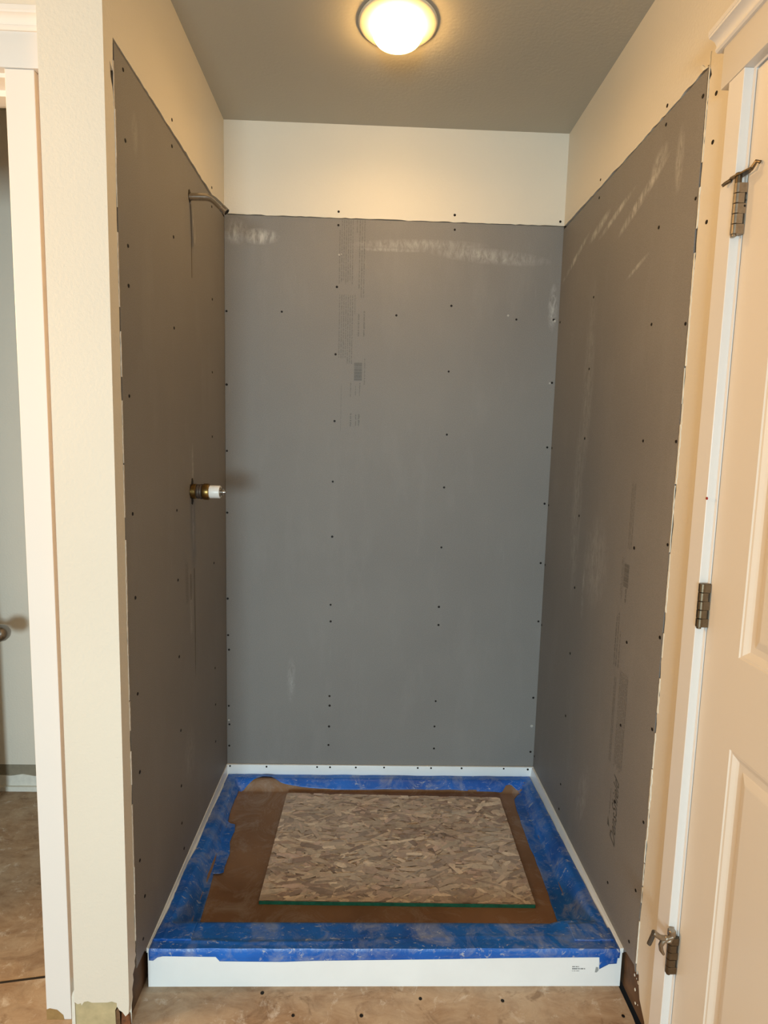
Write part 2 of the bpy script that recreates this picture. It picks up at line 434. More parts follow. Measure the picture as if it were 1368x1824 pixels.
# rest of the bathroom behind the camera
tb = G(); tb.box(-1.75, -1.70, -5.5, WY + 0.05, 0.0, H); structure(tb.make('wall_far_left', 'paint'))
tb = G()
tb.box(-1.75, -0.50, -5.55, -5.5, 0, H); tb.box(0.50, W + 0.1, -5.55, -5.5, 0, H); tb.box(-0.50, 0.50, -5.55, -5.5, 0, 0.58); tb.box(-0.50, 0.50, -5.55, -5.5, 1.72, H)
structure(tb.make('wall_rear', 'paint'))
tb = G()
for (a, b, c, d) in ((-0.52, -0.46, 0.56, 1.74), (0.46, 0.52, 0.56, 1.74), (-0.52, 0.52, 0.56, 0.62), (-0.52, 0.52, 1.68, 1.74)): tb.box(a, b, -5.53, -5.48, c, d, 0.004)
structure(tb.make('window_1', 'trim'))

# ------------------------------------------------------------------ ceiling light
cl = root('ceiling_light', (0.585, -0.50, H), 'round recessed ceiling light with glowing drop lens above the shower alcove', 'ceiling light')
g = G(); g.lathe([(0.066, -0.004), (0.070, -0.0095), (0.078, -0.0105), (0.100, -0.0075), (0.1045, -0.0055), (0.1055, -0.0035), (0.1045, -0.0022), (0.066, -0.0022)], (0.585, -0.50, H), (0, 0, 1), 64, cap=False)
autosmooth(g.make('trim_ring', m_plain('light trim enamel', (0.80, 0.72, 0.56), 0.4, var=0.04), cl))
g = G(); g.lathe([(0.072, -0.006), (0.068, -0.012), (0.066, -0.034), (0.061, -0.042), (0.046, -0.047), (0.02, -0.049), (0.001, -0.0495)], (0.585, -0.50, H), (0, 0, 1), 64)
autosmooth(g.make('lens', 'lens', cl), 50)

# the lamp behind the lens throws most of its light downwards
ld = bpy.data.lights.new('shower_lamp', 'AREA'); ld.shape = 'DISK'; ld.size = 0.10; ld.energy = 2.2; ld.color = (1.0, 0.62, 0.26); ld.spread = math.radians(165)
lo_ = bpy.data.objects.new('shower_lamp', ld); COL.objects.link(lo_); lo_.location = (0.585, -0.50, H - 0.052)

# ------------------------------------------------------------------ backer boards
SX = math.radians
streak_back = [(0.125, 2.115, 0.075, 0.03, 0.0, 0.95), (0.70, 2.105, 0.26, 0.022, 0.02, 0.45), (0.95, 2.075, 0.24, 0.030, -0.06, 0.50), (0.60, 2.085, 0.14, 0.008, 0.0, 0.5), (0.04, 2.13, 0.05, 0.05, 0.0, 0.6), (1.195, 1.90, 0.02, 0.09, 0, 0.7), (0.25, 0.47, 0.02, 0.10, 0, 0.3)]
streak_right = [(-0.62, 2.03, 0.15, 0.018, -0.35, 0.95), (-0.46, 2.05, 0.13, 0.012, -0.22, 0.85), (-0.34, 2.06, 0.09, 0.018, -0.25, 0.8), (-0.14, 2.03, 0.14, 0.013, -0.35, 0.95), (-0.70, 2.08, 0.05, 0.03, -0.6, 0.6), (-0.80, 2.04, 0.02, 0.08, 0, 0.5), (-0.62, 1.86, 0.07, 0.008, -0.25, 0.7), (-0.40, 0.93, 0.012, 0.10, 0, 0.55), (-0.48, 1.05, 0.10, 0.15, 0, 0.30), (-0.33, 1.6, 0.05, 0.35, 0, 0.28), (-0.30, 1.2, 0.05, 0.35, 0, 0.30), (-0.5, 0.32, 0.04, 0.12, 0.3, 0.30)]
streak_left = [(-0.367, 2.035, 0.006, 0.03, 0, 0.95), (-0.353, 1.98, 0.006, 0.05, -0.1, 0.7), (-0.40, 1.30, 0.012, 0.08, 0, 0.5), (-0.40, 1.13, 0.012, 0.09, 0, 0.5), (-0.79, 2.05, 0.02, 0.05, 0, 0.3), (-0.43, 0.86, 0.02, 0.10, 0, 0.3), (-0.46, 0.42, 0.06, 0.1, 0, 0.25)]
M['board_back'] = m_board('grey backer board, back', streak_back, 'y')
M['board_right'] = m_board('grey backer board, right', streak_right, 'x')
M['board_left'] = m_board('grey backer board, left', streak_left, 'x')

def screw_mesh():
    g = G(); g.lathe([(0.0042, 0.0), (0.0042, 0.0007), (0.0036, 0.0011), (0.0028, 0.0010), (0.0016, 0.0002), (0.0006, 0.0001)], (0, 0, 0), (0, 0, 1), 16)
    g.box(-0.0024, 0.0024, -0.0005, 0.0005, 0.0008, 0.0012); g.box(-0.0005, 0.0005, -0.0024, 0.0024, 0.0008, 0.0012)
    o = g.make('screw', 'screw'); me = o.data; bpy.data.objects.remove(o); return me
SME = screw_mesh()
QY = Matrix.Rotation(math.radians(90), 4, 'X').to_euler(); QL = Matrix.Rotation(math.radians(90), 4, 'Y').to_euler(); QR = Matrix.Rotation(math.radians(-90), 4, 'Y').to_euler()
def screws(pts, fn, rot, parent, s=1.0):
    off = Vector(WL.get(parent.name, (0, 0, 0)))
    for p in pts:
        o = bpy.data.objects.new('screw', SME); COL.objects.link(o); o.parent = parent
        o.location = Vector(fn(*p)) - off; o.rotation_euler = rot; q = s * rnd.uniform(0.88, 1.08); o.scale = (q, q, 1)

S_back = [(0.406,2.163),(0.824,2.162),(0.404,1.95),(0.206,1.857),(0.822,1.897),(0.622,1.857),(1.063,1.856),(0.403,1.712),(0.821,1.662),(0.403,1.47),(0.823,1.431),(0.4,1.245),(0.82,1.233),(0.401,1.036),(0.818,1.003),(0.399,0.771),(0.4,0.705),(0.817,0.77),(0.818,0.698),(0.4,0.404),(0.401,0.365),(0.818,0.389),(0.4,0.279),(0.399,0.202),(0.817,0.284),(0.818,0.192),(0.007,1.853),(0.006,1.592),(0.006,1.35),(0.006,1.119),(0.006,0.788),(0.007,0.644),(0.010,0.586),(0.008,0.359),(0.010,0.283),(0.009,0.195),(1.201,1.859),(1.208,1.632),(1.204,1.393),(1.206,1.18),(1.204,0.95),(1.208,0.719),(1.205,0.408),(1.206,0.182)]
S_left = [(-0.846,2.15),(-0.843,2.012),(-0.842,1.798),(-0.546,2.146),(-0.544,1.92),(-0.163,2.147),(-0.844,1.714),(-0.854,1.476),(-0.55,1.683),(-0.165,1.853),(-0.172,1.614),(-0.179,1.399),(-0.55,1.188),(-0.851,1.213),(-0.847,1.017),(-0.549,0.989),(-0.549,0.764),(-0.17,0.961),(-0.166,0.578),(-0.163,0.44),(-0.544,0.538),(-0.847,0.785),(-0.166,0.301),(-0.845,0.588),(-0.857,0.368),(-0.832,0.253),(-0.848,0.151),(-0.547,0.367),(-0.547,0.249),(-0.53,0.155)]
S_right = [(-0.878,2.129),(-0.723,2.154),(-0.326,2.152),(-0.725,1.921),(-0.882,1.923),(-0.882,1.663),(-0.725,1.694),(-0.332,1.857),(-0.333,1.639),(-0.333,1.422),(-0.727,1.41),(-0.883,1.407),(-0.327,1.173),(-0.722,1.137),(-0.883,1.173),(-0.328,0.935),(-0.72,0.886),(-0.882,0.954),(-0.325,0.71),(-0.32,0.489),(-0.721,0.658),(-0.881,0.729),(-0.314,0.239),(-0.313,0.147),(-0.721,0.441),(-0.876,0.489),(-0.714,0.198),(-0.865,0.3),(-0.853,0.149),(-0.019,1.847),(-0.008,1.391),(-0.008,1.175),(-0.008,0.945),(-0.008,0.707),(-0.010,0.169)]

BOT = 0.121
b_back = G().box(0.0005, W - 0.0005, 0.0, 0.012, 0.10, TOPB).make('backer_board', 'board_back')
tag(b_back, 'wide grey backer board screwed across the back of the alcove', 'backer board', 'grey backer boards lining the alcove')
screws(S_back, lambda u, z: (u, 0.0, z), QY, b_back)
g = G(); g.prism([(-0.8895, 0.112), (-0.832, 0.112), (-0.828, 0.098), (-0.0005, 0.098), (-0.0005, TOPL), (-0.8885, TOPL)], 'x', 0.0, -0.012)
b_left = g.make('backer_board', 'board_left')
tag(b_left, 'grey backer board on the left alcove wall, pierced by the shower arm and valve', 'backer board', 'grey backer boards lining the alcove')
screws(S_left, lambda u, z: (0.0, u, z), QL, b_left)
g = G(); g.prism([(-0.8925, 0.104), (-0.885, 0.116), (-0.832, 0.108), (-0.828, 0.096), (-0.0005, 0.096), (-0.0005, TOPR), (-0.8895, TOPR)], 'x', W - 0.0005, 0.0125)
b_right = g.make('backer_board', 'board_right')
tag(b_right, 'grey backer board on the right alcove wall with italic lettering near its foot', 'backer board', 'grey backer boards lining the alcove')
screws(S_right, lambda u, z: (W - 0.0005, u, z), QR, b_right)
# holes left in the back board without screws
screws([(0.406, 2.209), (0.822, 2.212), (1.205, 2.203)], lambda u, z: (u, 0.0, z), QY, wall_back)
screws([(-0.543, 2.212), (-0.161, 2.207)], lambda u, z: (0.0, u, z), QL, wall_left)
screws([(-0.721, 2.197), (-0.326, 2.204), (-0.929, 2.013), (-0.931, 1.857), (-0.927, 2.107)], lambda u, z: (W, u, z), QR, wall_right)
screws([(0.294, -0.847), (0.693, -0.863), (0.9, -0.869), (0.379, -0.905), (0.545, -0.906), (1.19, -0.909)], lambda u, v: (u, v, 0.0), (0, 0, 0), floor, 1.1)
pf = G()
for (u, z, r) in ((1.032, 1.869, .004), (1.205, 0.29, .006), (1.205, 1.855, .005), (1.20, 1.63, .004), (0.008, 0.30, .004), (0.41, 2.062, .0032), (0.418, 2.064, .002)):
    pf.lathe([(r, 0.0), (r * 0.9, 0.0008), (r * 0.5, 0.0013), (r * 0.1, 0.0014)], (u, 0, z), (0, -1, 0), 10)
pf.make('plaster_speck', m_plain('dusty plaster', (0.52, 0.49, 0.45), 0.9, var=0.2), b_back, kind='stuff')

# printed matter: rows of tiny letters, set as blocks of ink that read up the board
def greek(fn, rows, seed, mat, name, parent, cw=0.0022, chh=0.0030):
    """rows: (u of the row, z0, z1, height); fn(u, z) -> point; letters run along z"""
    r = random.Random(seed); g = G()
    for (u, z0, z1, h) in rows:
        z = z0; 
        while z < z1:
            for c in range(r.randint(2, 9)):
                if z > z1: break
                a = r.uniform(0.6, 1.0) * cw; hh = h * r.choice((0.62, 0.62, 1.0, 0.85))
                g.add([fn(u, z), fn(u + hh, z), fn(u + hh, z + a), fn(u, z + a)], [(0, 1, 2, 3)]); z += cw * 1.25
            z += cw * 1.3
    return g.make(name, mat, parent)
FB = lambda u, z: (u, -0.0004, z)
rows = [(0.411 + i * 0.0078, 1.962 + 0.006 * (i % 3), 2.182 if i not in (0,) else 2.15, 0.0032) for i in range(7)]
rows += [(0.4725, 2.14, 2.182, 0.0032)]
rows += [(0.4825 + i * 0.0085, 1.916 + (0.03 if i == 0 else 0), 2.182, 0.0036) for i in range(3)]
rows += [(0.4135 + i * 0.0078, 1.700 + (0.0 if i < 2 else -0.02 * (i > 3)), 1.923, 0.0032) for i in range(7)]
rows += [(0.4695, 1.858, 1.923, 0.0030)]
greek(FB, rows, 3, 'faint_ink', 'printed_text', b_back)
for rws in ([(0.483, 1.778, 1.858, 0.005), (0.503, 1.778, 1.868, 0.005)], [(0.509, 1.606, 1.70, 0.0035)], [(0.4775, 1.566, 1.60, 0.003), (0.492, 1.565, 1.61, 0.004), (0.459, 1.56, 1.61, 0.003)], [(0.460, 1.452, 1.497, 0.006), (0.4795, 1.455, 1.497, 0.004), (0.490, 1.455, 1.497, 0.006)], [(0.425, 1.436, 1.604, 0.0016)]):
    greek(FB, rws, 5, 'faint_ink', 'printed_text', b_back)
def barcode(fn, u0, u1, z0, z1, seed, parent):
    r = random.Random(seed); g = G(); z = z0
    while z < z1 - 0.002:
        w = r.choice((0.0006, 0.0009, 0.0014, 0.0020))
        g.add([fn(u0, z), fn(u1, z), fn(u1, z + w), fn(u0, z + w)], [(0, 1, 2, 3)]); z += w + r.choice((0.0006, 0.0009, 0.0013))
    return g.make('barcode', 'faint_ink', parent)
barcode(FB, 0.472, 0.501, 1.620, 1.686, 8, b_back)
FR = lambda u, z: (W - 0.0010, u, z)
barcode(FR, -0.703, -0.676, 1.026, 1.090, 9, b_right)
greek(FR, [(-0.671, 0.99, 1.10, 0.003), (-0.664, 1.0, 1.10, 0.003), (-0.697, 0.985, 1.022, 0.008)], 12, 'faint_ink', 'printed_text', b_right)
greek(FR, [(-0.656, 0.80, 0.94, 0.005), (-0.668, 0.80, 0.95, 0.005), (-0.682, 0.80, 0.90, 0.004)], 13, 'faint_ink', 'printed_text', b_right)
greek(FR, [(-0.700 - i * 0.0085, 0.53 + 0.01 * (i % 2), 0.80, 0.0036) for i in range(6)], 14, 'faint_ink', 'printed_text', b_right)
greek(FR, [(-0.668 - i * 0.008, 0.53, 0.77, 0.0036) for i in range(2)], 34, 'faint_ink', 'printed_text', b_right)
greek(FR, [(-0.690 - i * 0.0085, 1.13, 1.30, 0.003) for i in range(3)], 24, 'faint_ink', 'printed_text', b_right)
greek(FR, [(-0.694, 0.385, 0.460, 0.003)], 15, 'ink', 'printed_text', b_right)
FL = lambda u, z: (0.0004, u, z)
greek(FL, [(-0.478 + i * 0.008, 0.90, 1.02, 0.003) for i in range(3)], 21, 'faint_ink', 'printed_text', b_left)
def lettering(txt, size, origin, xd, yd, mat, parent, shear=0.0, sx=1.0, name='lettering', bold=0.0):
    cu = bpy.data.curves.new('text', 'FONT'); cu.body = txt; cu.size = size; cu.shear = shear; cu.offset = bold; cu.resolution_u = 4
    to = bpy.data.objects.new('text', cu); COL.objects.link(to)
    dg = bpy.context.evaluated_depsgraph_get(); me = to.evaluated_get(dg).to_mesh()
    xd = Vector(xd); yd = Vector(yd)
    vs = [Vector(origin) + xd * (v.co.x * sx) + yd * v.co.y for v in me.vertices]; fs = [tuple(p.vertices) for p in me.polygons]
    to.evaluated_get(dg).to_mesh_clear(); bpy.data.objects.remove(to); bpy.data.curves.remove(cu)
    return mesh(name, vs, fs, mat, parent)
lettering('DensShield', 0.0445, (W - 0.0012, -0.7365, 0.316), (0, 0, 1), (0, 1, 0), 'ink', b_right, 0.45, 0.93)
g = G(); g.add([FR(-0.698, 0.352), FR(-0.686, 0.352), FR(-0.686, 0.378), FR(-0.692, 0.366)], [(0, 1, 2, 3)]); g.make('printed_mark', 'ink', b_right)

# ------------------------------------------------------------------ shower arm
sa = root('bent_shower_pipe', (0.0, -0.40, 2.081), 'bent chrome shower arm poking out high on the left grey board', 'shower arm')
pth = [(-0.011, -0.40, 2.0800), (0.02, -0.40, 2.0808), (0.046, -0.40, 2.0812)]
for i in range(1, 7):
    a = math.radians(42 * i / 6); pth.append((0.046 + 0.042 * math.sin(a), -0.40, 2.0812 - 0.042 * (1 - math.cos(a))))
ex = pth[-1]; dd = Vector((math.cos(math.radians(42)), 0, -math.sin(math.radians(42))))
ep = Vector(ex) + dd * 0.040; pth += [tuple(Vector(ex) + dd * 0.02), tuple(ep)]
g = G(); g.tube(pth, 0.0102, 20); autosmooth(g.make('pipe', 'chrome', sa), 50)
g = G()
for i in range(5): g.lathe([(0.0104, 0.0), (0.0112, 0.0008), (0.0104, 0.0016)], ep - dd * (0.001 + 0.0030 * i), -dd, 20, cap=False)
g.lathe([(0.0107, -0.002), (0.0107, 0.003), (0.0085, 0.003), (0.0085, -0.004)], ep, dd, 20, cap=False)
autosmooth(g.make('threaded_end', 'chrome', sa), 50)
g = G(); g.lathe([(0.0085, 0.0), (0.0005, 0.0001)], ep + dd * 0.0006, dd, 20); g.make('bore', 'dark', sa)
def blob(name, fn, cx, cy, rx, ry, seed, mat, parent, n=22, t=0.0006, jig=0.12):
    r = random.Random(seed); pts = []
    for i in range(n):
        a = 2 * math.pi * i / n; k = 1 + jig * (r.random() - 0.5) * 2; pts.append((cx + rx * k * math.cos(a), cy + ry * k * math.sin(a)))
    g = G(); g.prism(pts, *fn, t); return g.make(name, mat, parent)
blob('pipe_hole', ('x', 0.0), -0.399, 2.083, 0.0135, 0.0165, 51, 'dark', b_left)
g = G(); g.prism([(-0.3985, 2.064), (-0.3875, 2.064), (-0.383, 1.98), (-0.3835, 1.86), (-0.388, 1.86), (-0.3885, 1.98), (-0.393, 2.04)], 'x', 0.0, 0.0004)
g.make('water_stain', m_plain('dried drip stain', (0.115, 0.085, 0.055), 0.7, var=0.3), b_left)
g = G(); g.prism([(-0.402, 0.99), (-0.392, 0.99), (-0.389, 0.80), (-0.394, 0.64), (-0.398, 0.70), (-0.400, 0.86)], 'x', 0.0, 0.0004)
g.prism([(-0.437, 0.98), (-0.428, 0.98), (-0.428, 0.90), (-0.435, 0.90)], 'x', 0.0, 0.0004)
g.make('water_stain', m_plain('faint drip stain', (0.150, 0.130, 0.110), 0.7, var=0.3), b_left)

# ------------------------------------------------------------------ shower valve
vz = 1.2305; vy = -0.41
sv = root('shower_valve', (0.0, vy, vz), 'brass shower valve with a white plastic sleeve on the left grey board', 'shower valve')
g = G(); X = (1, 0, 0)
g.lathe([(0.0215, -0.010), (0.0215, 0.004), (0.0232, 0.005), (0.0232, 0.014), (0.0215, 0.0155)], (0, vy, vz), X, 32); autosmooth(g.make('brass_body', 'brass', sv))
g = G(); g.lathe([(0.0205, 0.0155), (0.0215, 0.017), (0.0225, 0.021), (0.0215, 0.025), (0.0235, 0.028), (0.0230, 0.032), (0.0200, 0.034)], (0, vy, vz), X, 32); autosmooth(g.make('packing_nut', 'brown_metal', sv))
g = G(); g.lathe([(0.0200, 0.034), (0.0235, 0.035), (0.0250, 0.038), (0.0250, 0.050), (0.0238, 0.054), (0.0205, 0.055)], (0, vy, vz), X, 32); autosmooth(g.make('bonnet', 'brass', sv))
g = G(); g.lathe([(0.0192, 0.053), (0.0195, 0.054), (0.0195, 0.084), (0.0188, 0.0855), (0.0150, 0.0855), (0.0145, 0.080)], (0, vy, vz), X, 36); autosmooth(g.make('sleeve', 'white_plastic', sv))
g = G(); g.lathe([(0.0120, 0.078), (0.0120, 0.089), (0.0105, 0.090), (0.0105, 0.0945), (0.0060, 0.0955), (0.0055, 0.099), (0.0030, 0.0998)], (0, vy, vz), X, 24)
autosmooth(g.make('stem', 'chrome', sv))
g = G(); g.lathe([(0.0024, 0.098), (0.0028, 0.1025), (0.0010, 0.1045)], (0, vy, vz), X, 12); g.make('stem_screw', 'chrome', sv)
blob('valve_hole', ('x', 0.0), vy, vz, 0.025, 0.026, 52, 'dark', b_left, t=0.0005)
blob('valve_hole', ('x', 0.0), vy + 0.004, vz + 0.0275, 0.009, 0.012, 53, 'dark', b_left, t=0.0007)
blob('valve_hole', ('x', 0.0), vy + 0.002, vz - 0.0285, 0.009, 0.012, 54, 'dark', b_left, t=0.0007)

# ------------------------------------------------------------------ shower pan
PY = -0.8295
pan = root('shower_pan', (0.61, -0.41, 0.0), 'white shower pan with blue taped rim filling the alcove floor', 'shower pan')
def rim(y): return 0.080 + (-y / 0.83) * 0.0245
x0, x1 = 0.003, W - 0.004
def pan_h(x, y):
    e = min(x - x0, x1 - x, -y - 0.004)           # distance in from the three walls
    s1 = min(1, max(0, (e - 0.030) / 0.045)); s1 = s1 * s1 * (3 - 2 * s1)
    s2 = min(1, max(0, (y - (-0.748)) / 0.045)); s2 = s2 * s2 * (3 - 2 * s2)
    s = min(s1, s2)
    r = rim(y); return r + (0.044 - r) * s
g = G()
xs = [x0 + (x1 - x0) * i / 60 for i in range(61)]; ys = [-0.004 + (PY + 0.004 - -0.004) * j / 50 for j in range(51)]
g.grid(lambda a, b: (x0 + (x1 - x0) * a, -0.004 + (PY + 0.003 + 0.004) * b, pan_h(x0 + (x1 - x0) * a, -0.004 + (PY + 0.003 + 0.004) * b)), 150, 120)
# rounded nose and apron
prof = [(0.003, 0.1045), (0.0012, 0.1038), (0.0003, 0.102), (0.0, 0.099), (0.0, 0.0)]
g.grid(lambda a, b: (x0 + (x1 - x0) * a, PY + prof[round(b * 4)][0], prof[round(b * 4)][1] - (0 if b > .9 else 0)), 10, 4)
g.add([(x0, PY, 0), (x0, -0.004, 0), (x0, -0.004, 0.08), (x0, PY + .003, 0.1045), (x0, PY, 0.099)], [(0, 1, 2, 3, 4)])
g.add([(x1, PY, 0), (x1, -0.004, 0), (x1, -0.004, 0.08), (x1, PY + .003, 0.1045), (x1, PY, 0.099)], [(0, 1, 2, 3, 4)])
autosmooth(g.make('basin', 'acrylic', pan), 35)
# nailing flange on three sides
g = G()
g.box(0.0, W, -0.010, -0.0005, 0.070, 0.1215, 0.0015)
for (a, b) in ((0.0, 0.0036), (W - 0.014, W - 0.0008)):
    n = 30
    def P(i, k):
        y = -0.004 + (-0.8245) * i / n
        zt = 0.1205 - 0.013 * (i / n) + 0.0012 * mnoise.noise((i * 1.3, a, 0))
        return [(a, y, rim(y) - 0.01), (b, y, rim(y) - 0.01), (b - (0.0 if a == 0 else 0.0), y, zt), (a + (0 if a == 0 else 0.006), y, zt)][k]
    vs = [P(i, k) for i in range(n + 1) for k in range(4)]
    fs = [(i * 4 + k, i * 4 + (k + 1) % 4, (i + 1) * 4 + (k + 1) % 4, (i + 1) * 4 + k) for i in range(n) for k in range(4)] + [(0, 1, 2, 3), (n * 4, n * 4 + 1, n * 4 + 2, n * 4 + 3)]
    g.add(vs, fs)
flg = autosmooth(g.make('flange', 'acrylic', pan), 40)
screws([(0.014, 0.116), (0.157, 0.1145), (0.356, 0.115), (0.407, 0.1145), (0.509, 0.1145), (0.621, 0.1155), (0.755, 0.115), (0.808, 0.115), (0.93, 0.1155), (1.099, 0.1155), (1.196, 0.113)], lambda u, z: (u, -0.0102, z), QY, flg, 0.95)
g = G(); rr = random.Random(4)
for (z, xa, xb, h) in ((0.0545, 1.088, 1.104, 0.0026), (0.0485, 1.088, 1.121, 0.0030), (0.0430, 1.088, 1.107, 0.0014)):
    x = xa
    while x < xb:
        w = rr.uniform(0.0012, 0.0022); g.add([(x, PY - 0.0003, z), (x + w, PY - 0.0003, z), (x + w, PY - 0.0003, z + h), (x, PY - 0.0003, z + h)], [(0, 1, 2, 3)]); x += w + rr.choice((0.0006, 0.0006, 0.002))
g.make('printed_label', 'black_ink', pan)
lay = G(); lay.prism([(1.148, 0.040), (1.153, 0.0395), (1.1575, 0.046), (1.156, 0.054), (1.150, 0.055)], 'y', PY, -0.0004); lay.make('grime_spot', m_plain('grey grime', (0.35, 0.37, 0.37), 0.8), pan)

# ------------------------------------------------------------------ protection board and plywood
cz = 0.0465
g = G()
def Pcard(a, b):
    x = 0.038 + 1.140 * a + 0.004 * mnoise.noise((b * 9, 1, 0)); y = -0.024 - 0.712 * b
    return (x, y, max(cz + 0.0025, pan_h(x, y) + 0.0006) + 0.0004 * mnoise.noise((x * 9, y * 9, 0)))
g.grid(Pcard, 130, 80)
card = autosmooth(g.make('floor_protection_sheet', 'card'), 50); m = card.modifiers.new('thickness', 'SOLIDIFY'); m.thickness = 0.0008; m.offset = -1
tag(card, 'dusty brown protective sheet lining the shower pan under the wood panel', 'protective sheet')
g = G(); g.tube([(0.715, -0.665, cz + 0.003), (0.722, -0.655, cz + 0.0032), (0.775, -0.653, cz + 0.0032), (0.782, -0.665, cz + 0.003)], 0.0008, 6)
g.make('slot_outline', 'card', card)

oz = 0.0492
A, Bq, Cq, Dq = (0.2424, -0.621), (1.0490, -0.6325), (1.0607, -0.118), (0.2505, -0.100)
osb = root('strand_board', (0.65, -0.36, oz), 'worn strand board panel with green front edge lying on the brown sheet', 'wood panel')
g = G(); g.prism([A, Bq, Cq, Dq], 'z', oz, 0.0108); core = g.make('panel', m_plain('strand board core', (0.24, 0.17, 0.115), 0.8, var=0.5, scale=70, bump=0.4), osb)
g = G(); ge = [(A[0] + 0.0005, A[1] - 0.0008), (Bq[0] - 0.0005, Bq[1] - 0.0008), (Bq[0] - 0.0005, Bq[1] + 0.001), (A[0] + 0.0005, A[1] + 0.001)]
g.prism(ge, 'z', oz + 0.0003, 0.0105); g.make('painted_edge', 'green', osb)
def strands():
    r = random.Random(99); bm = bmesh.new(); cl_ = bm.loops.layers.float_color.new('Col')
    def inside(x, y): 
        return True
    def lerp(u, v):
        a = Vector(A) * (1 - u) + Vector(Bq) * u; b = Vector(Dq) * (1 - u) + Vector(Cq) * u; return a * (1 - v) + b * v
    tones = [(0.30, 0.225, 0.165), (0.37, 0.285, 0.21), (0.25, 0.18, 0.13), (0.33, 0.24, 0.175), (0.19, 0.125, 0.092), (0.41, 0.33, 0.25), (0.27, 0.185, 0.145), (0.145, 0.092, 0.07), (0.30, 0.21, 0.165), (0.34, 0.26, 0.19)]
    def zfix(p): # keep inside the outline
        u = (p.x - (A[0] + (Dq[0] - A[0]) * ((p.y - A[1]) / (Dq[1] - A[1])))) ; return p
    ztop = oz + 0.0110; n = 3200
    poly = [Vector(q) for q in (A, Bq, Cq, Dq)]
    def clip(pts):
        for i in range(4):
            a, b = poly[i], poly[(i + 1) % 4]; e = b - a; out = []
            for k in range(len(pts)):
                p, q = pts[k], pts[(k + 1) % len(pts)]
                dp = e.x * (p.y - a.y) - e.y * (p.x - a.x); dq = e.x * (q.y - a.y) - e.y * (q.x - a.x)
                if dp >= 0: out.append(p)
                if (dp >= 0) != (dq >= 0): out.append(p + (q - p) * (dp / (dp - dq)))
            pts = out
            if len(pts) < 3: return None
        return pts
    f = bm.faces.new([bm.verts.new((p.x - 0.65, p.y + 0.36, ztop - oz - 0.00003)) for p in poly])
    for lp in f.loops: lp[cl_] = (0.36, 0.26, 0.19, 1)
    for i in range(n):
        c = lerp(r.random(), r.random()); L = r.uniform(0.008, 0.045); w = r.uniform(0.003, 0.012)
        ang = r.gauss(0, 0.5); ca, sa_ = math.cos(ang), math.sin(ang)
        raw = [(-L, -w * r.uniform(.3, 1)), (-L * .3, -w * r.uniform(.8, 1.1)), (L * .5, -w * r.uniform(.7, 1)), (L * r.uniform(.9, 1.1), -w * r.uniform(.0, .8)), (L * r.uniform(.8, 1), w * r.uniform(.2, 1)), (0, w * r.uniform(.8, 1.1)), (-L * r.uniform(.8, 1.05), w * r.uniform(.2, 1))]
        def hull(P):
            P = sorted(set((round(q.x, 6), round(q.y, 6)) for q in P)); lo2 = []; up2 = []
            cr2 = lambda o, a, b: (a[0] - o[0]) * (b[1] - o[1]) - (a[1] - o[1]) * (b[0] - o[0])
            for q in P:
                while len(lo2) > 1 and cr2(lo2[-2], lo2[-1], q) <= 0: lo2.pop()
                lo2.append(q)
            for q in reversed(P):
                while len(up2) > 1 and cr2(up2[-2], up2[-1], q) <= 0: up2.pop()
                up2.append(q)
            return [Vector(q) for q in lo2[:-1] + up2[:-1]]
        pts = clip(hull([Vector((c.x + ca * a - sa_ * b, c.y + sa_ * a + ca * b)) for a, b in raw]))
        if not pts or sum(pts[q].x * pts[(q + 1) % len(pts)].y - pts[(q + 1) % len(pts)].x * pts[q].y for q in range(len(pts))) < 2e-5: continue
        z = ztop + i * 0.0000009
        try: f = bm.faces.new([bm.verts.new((p.x - 0.65, p.y + 0.36, z - oz)) for p in pts])
        except Exception: continue
        t = tones[r.randrange(len(tones))]; k = r.uniform(0.60, 1.25) * 2.25
        for lp in f.loops: lp[cl_] = (t[0] * k, t[1] * k, t[2] * k, 1)
    bm.normal_update()
    for f in bm.faces:
        if f.normal.z < 0: f.normal_flip()
    me = bpy.data.meshes.new('strand_face'); bm.to_mesh(me); bm.free(); me.materials.append(M['flake'])
    o = bpy.data.objects.new('strand_face', me); COL.objects.link(o); o.parent = osb; o['kind'] = 'stuff'
strands()

# ------------------------------------------------------------------ blue tape
def interp(tab, t):
    if t <= tab[0][0]: return tab[0][1]
    for (a, va), (b, vb) in zip(tab, tab[1:]):
        if t <= b: return va + (vb - va) * (t - a) / (b - a)
    return tab[-1][1]
def solid(o, t=0.0004):
    m = o.modifiers.new('thickness', 'SOLIDIFY'); m.thickness = t; m.offset = 1
    return o
def nz(x, y, s, a, seed=0): return a * mnoise.noise((x * s, y * s, seed * 3.7))
def crease(d, w): return math.exp(-(d / w) ** 2)
CT = cz + 0.0036
def tb_base(x, y): return max(pan_h(x, y) + 0.0014, CT)
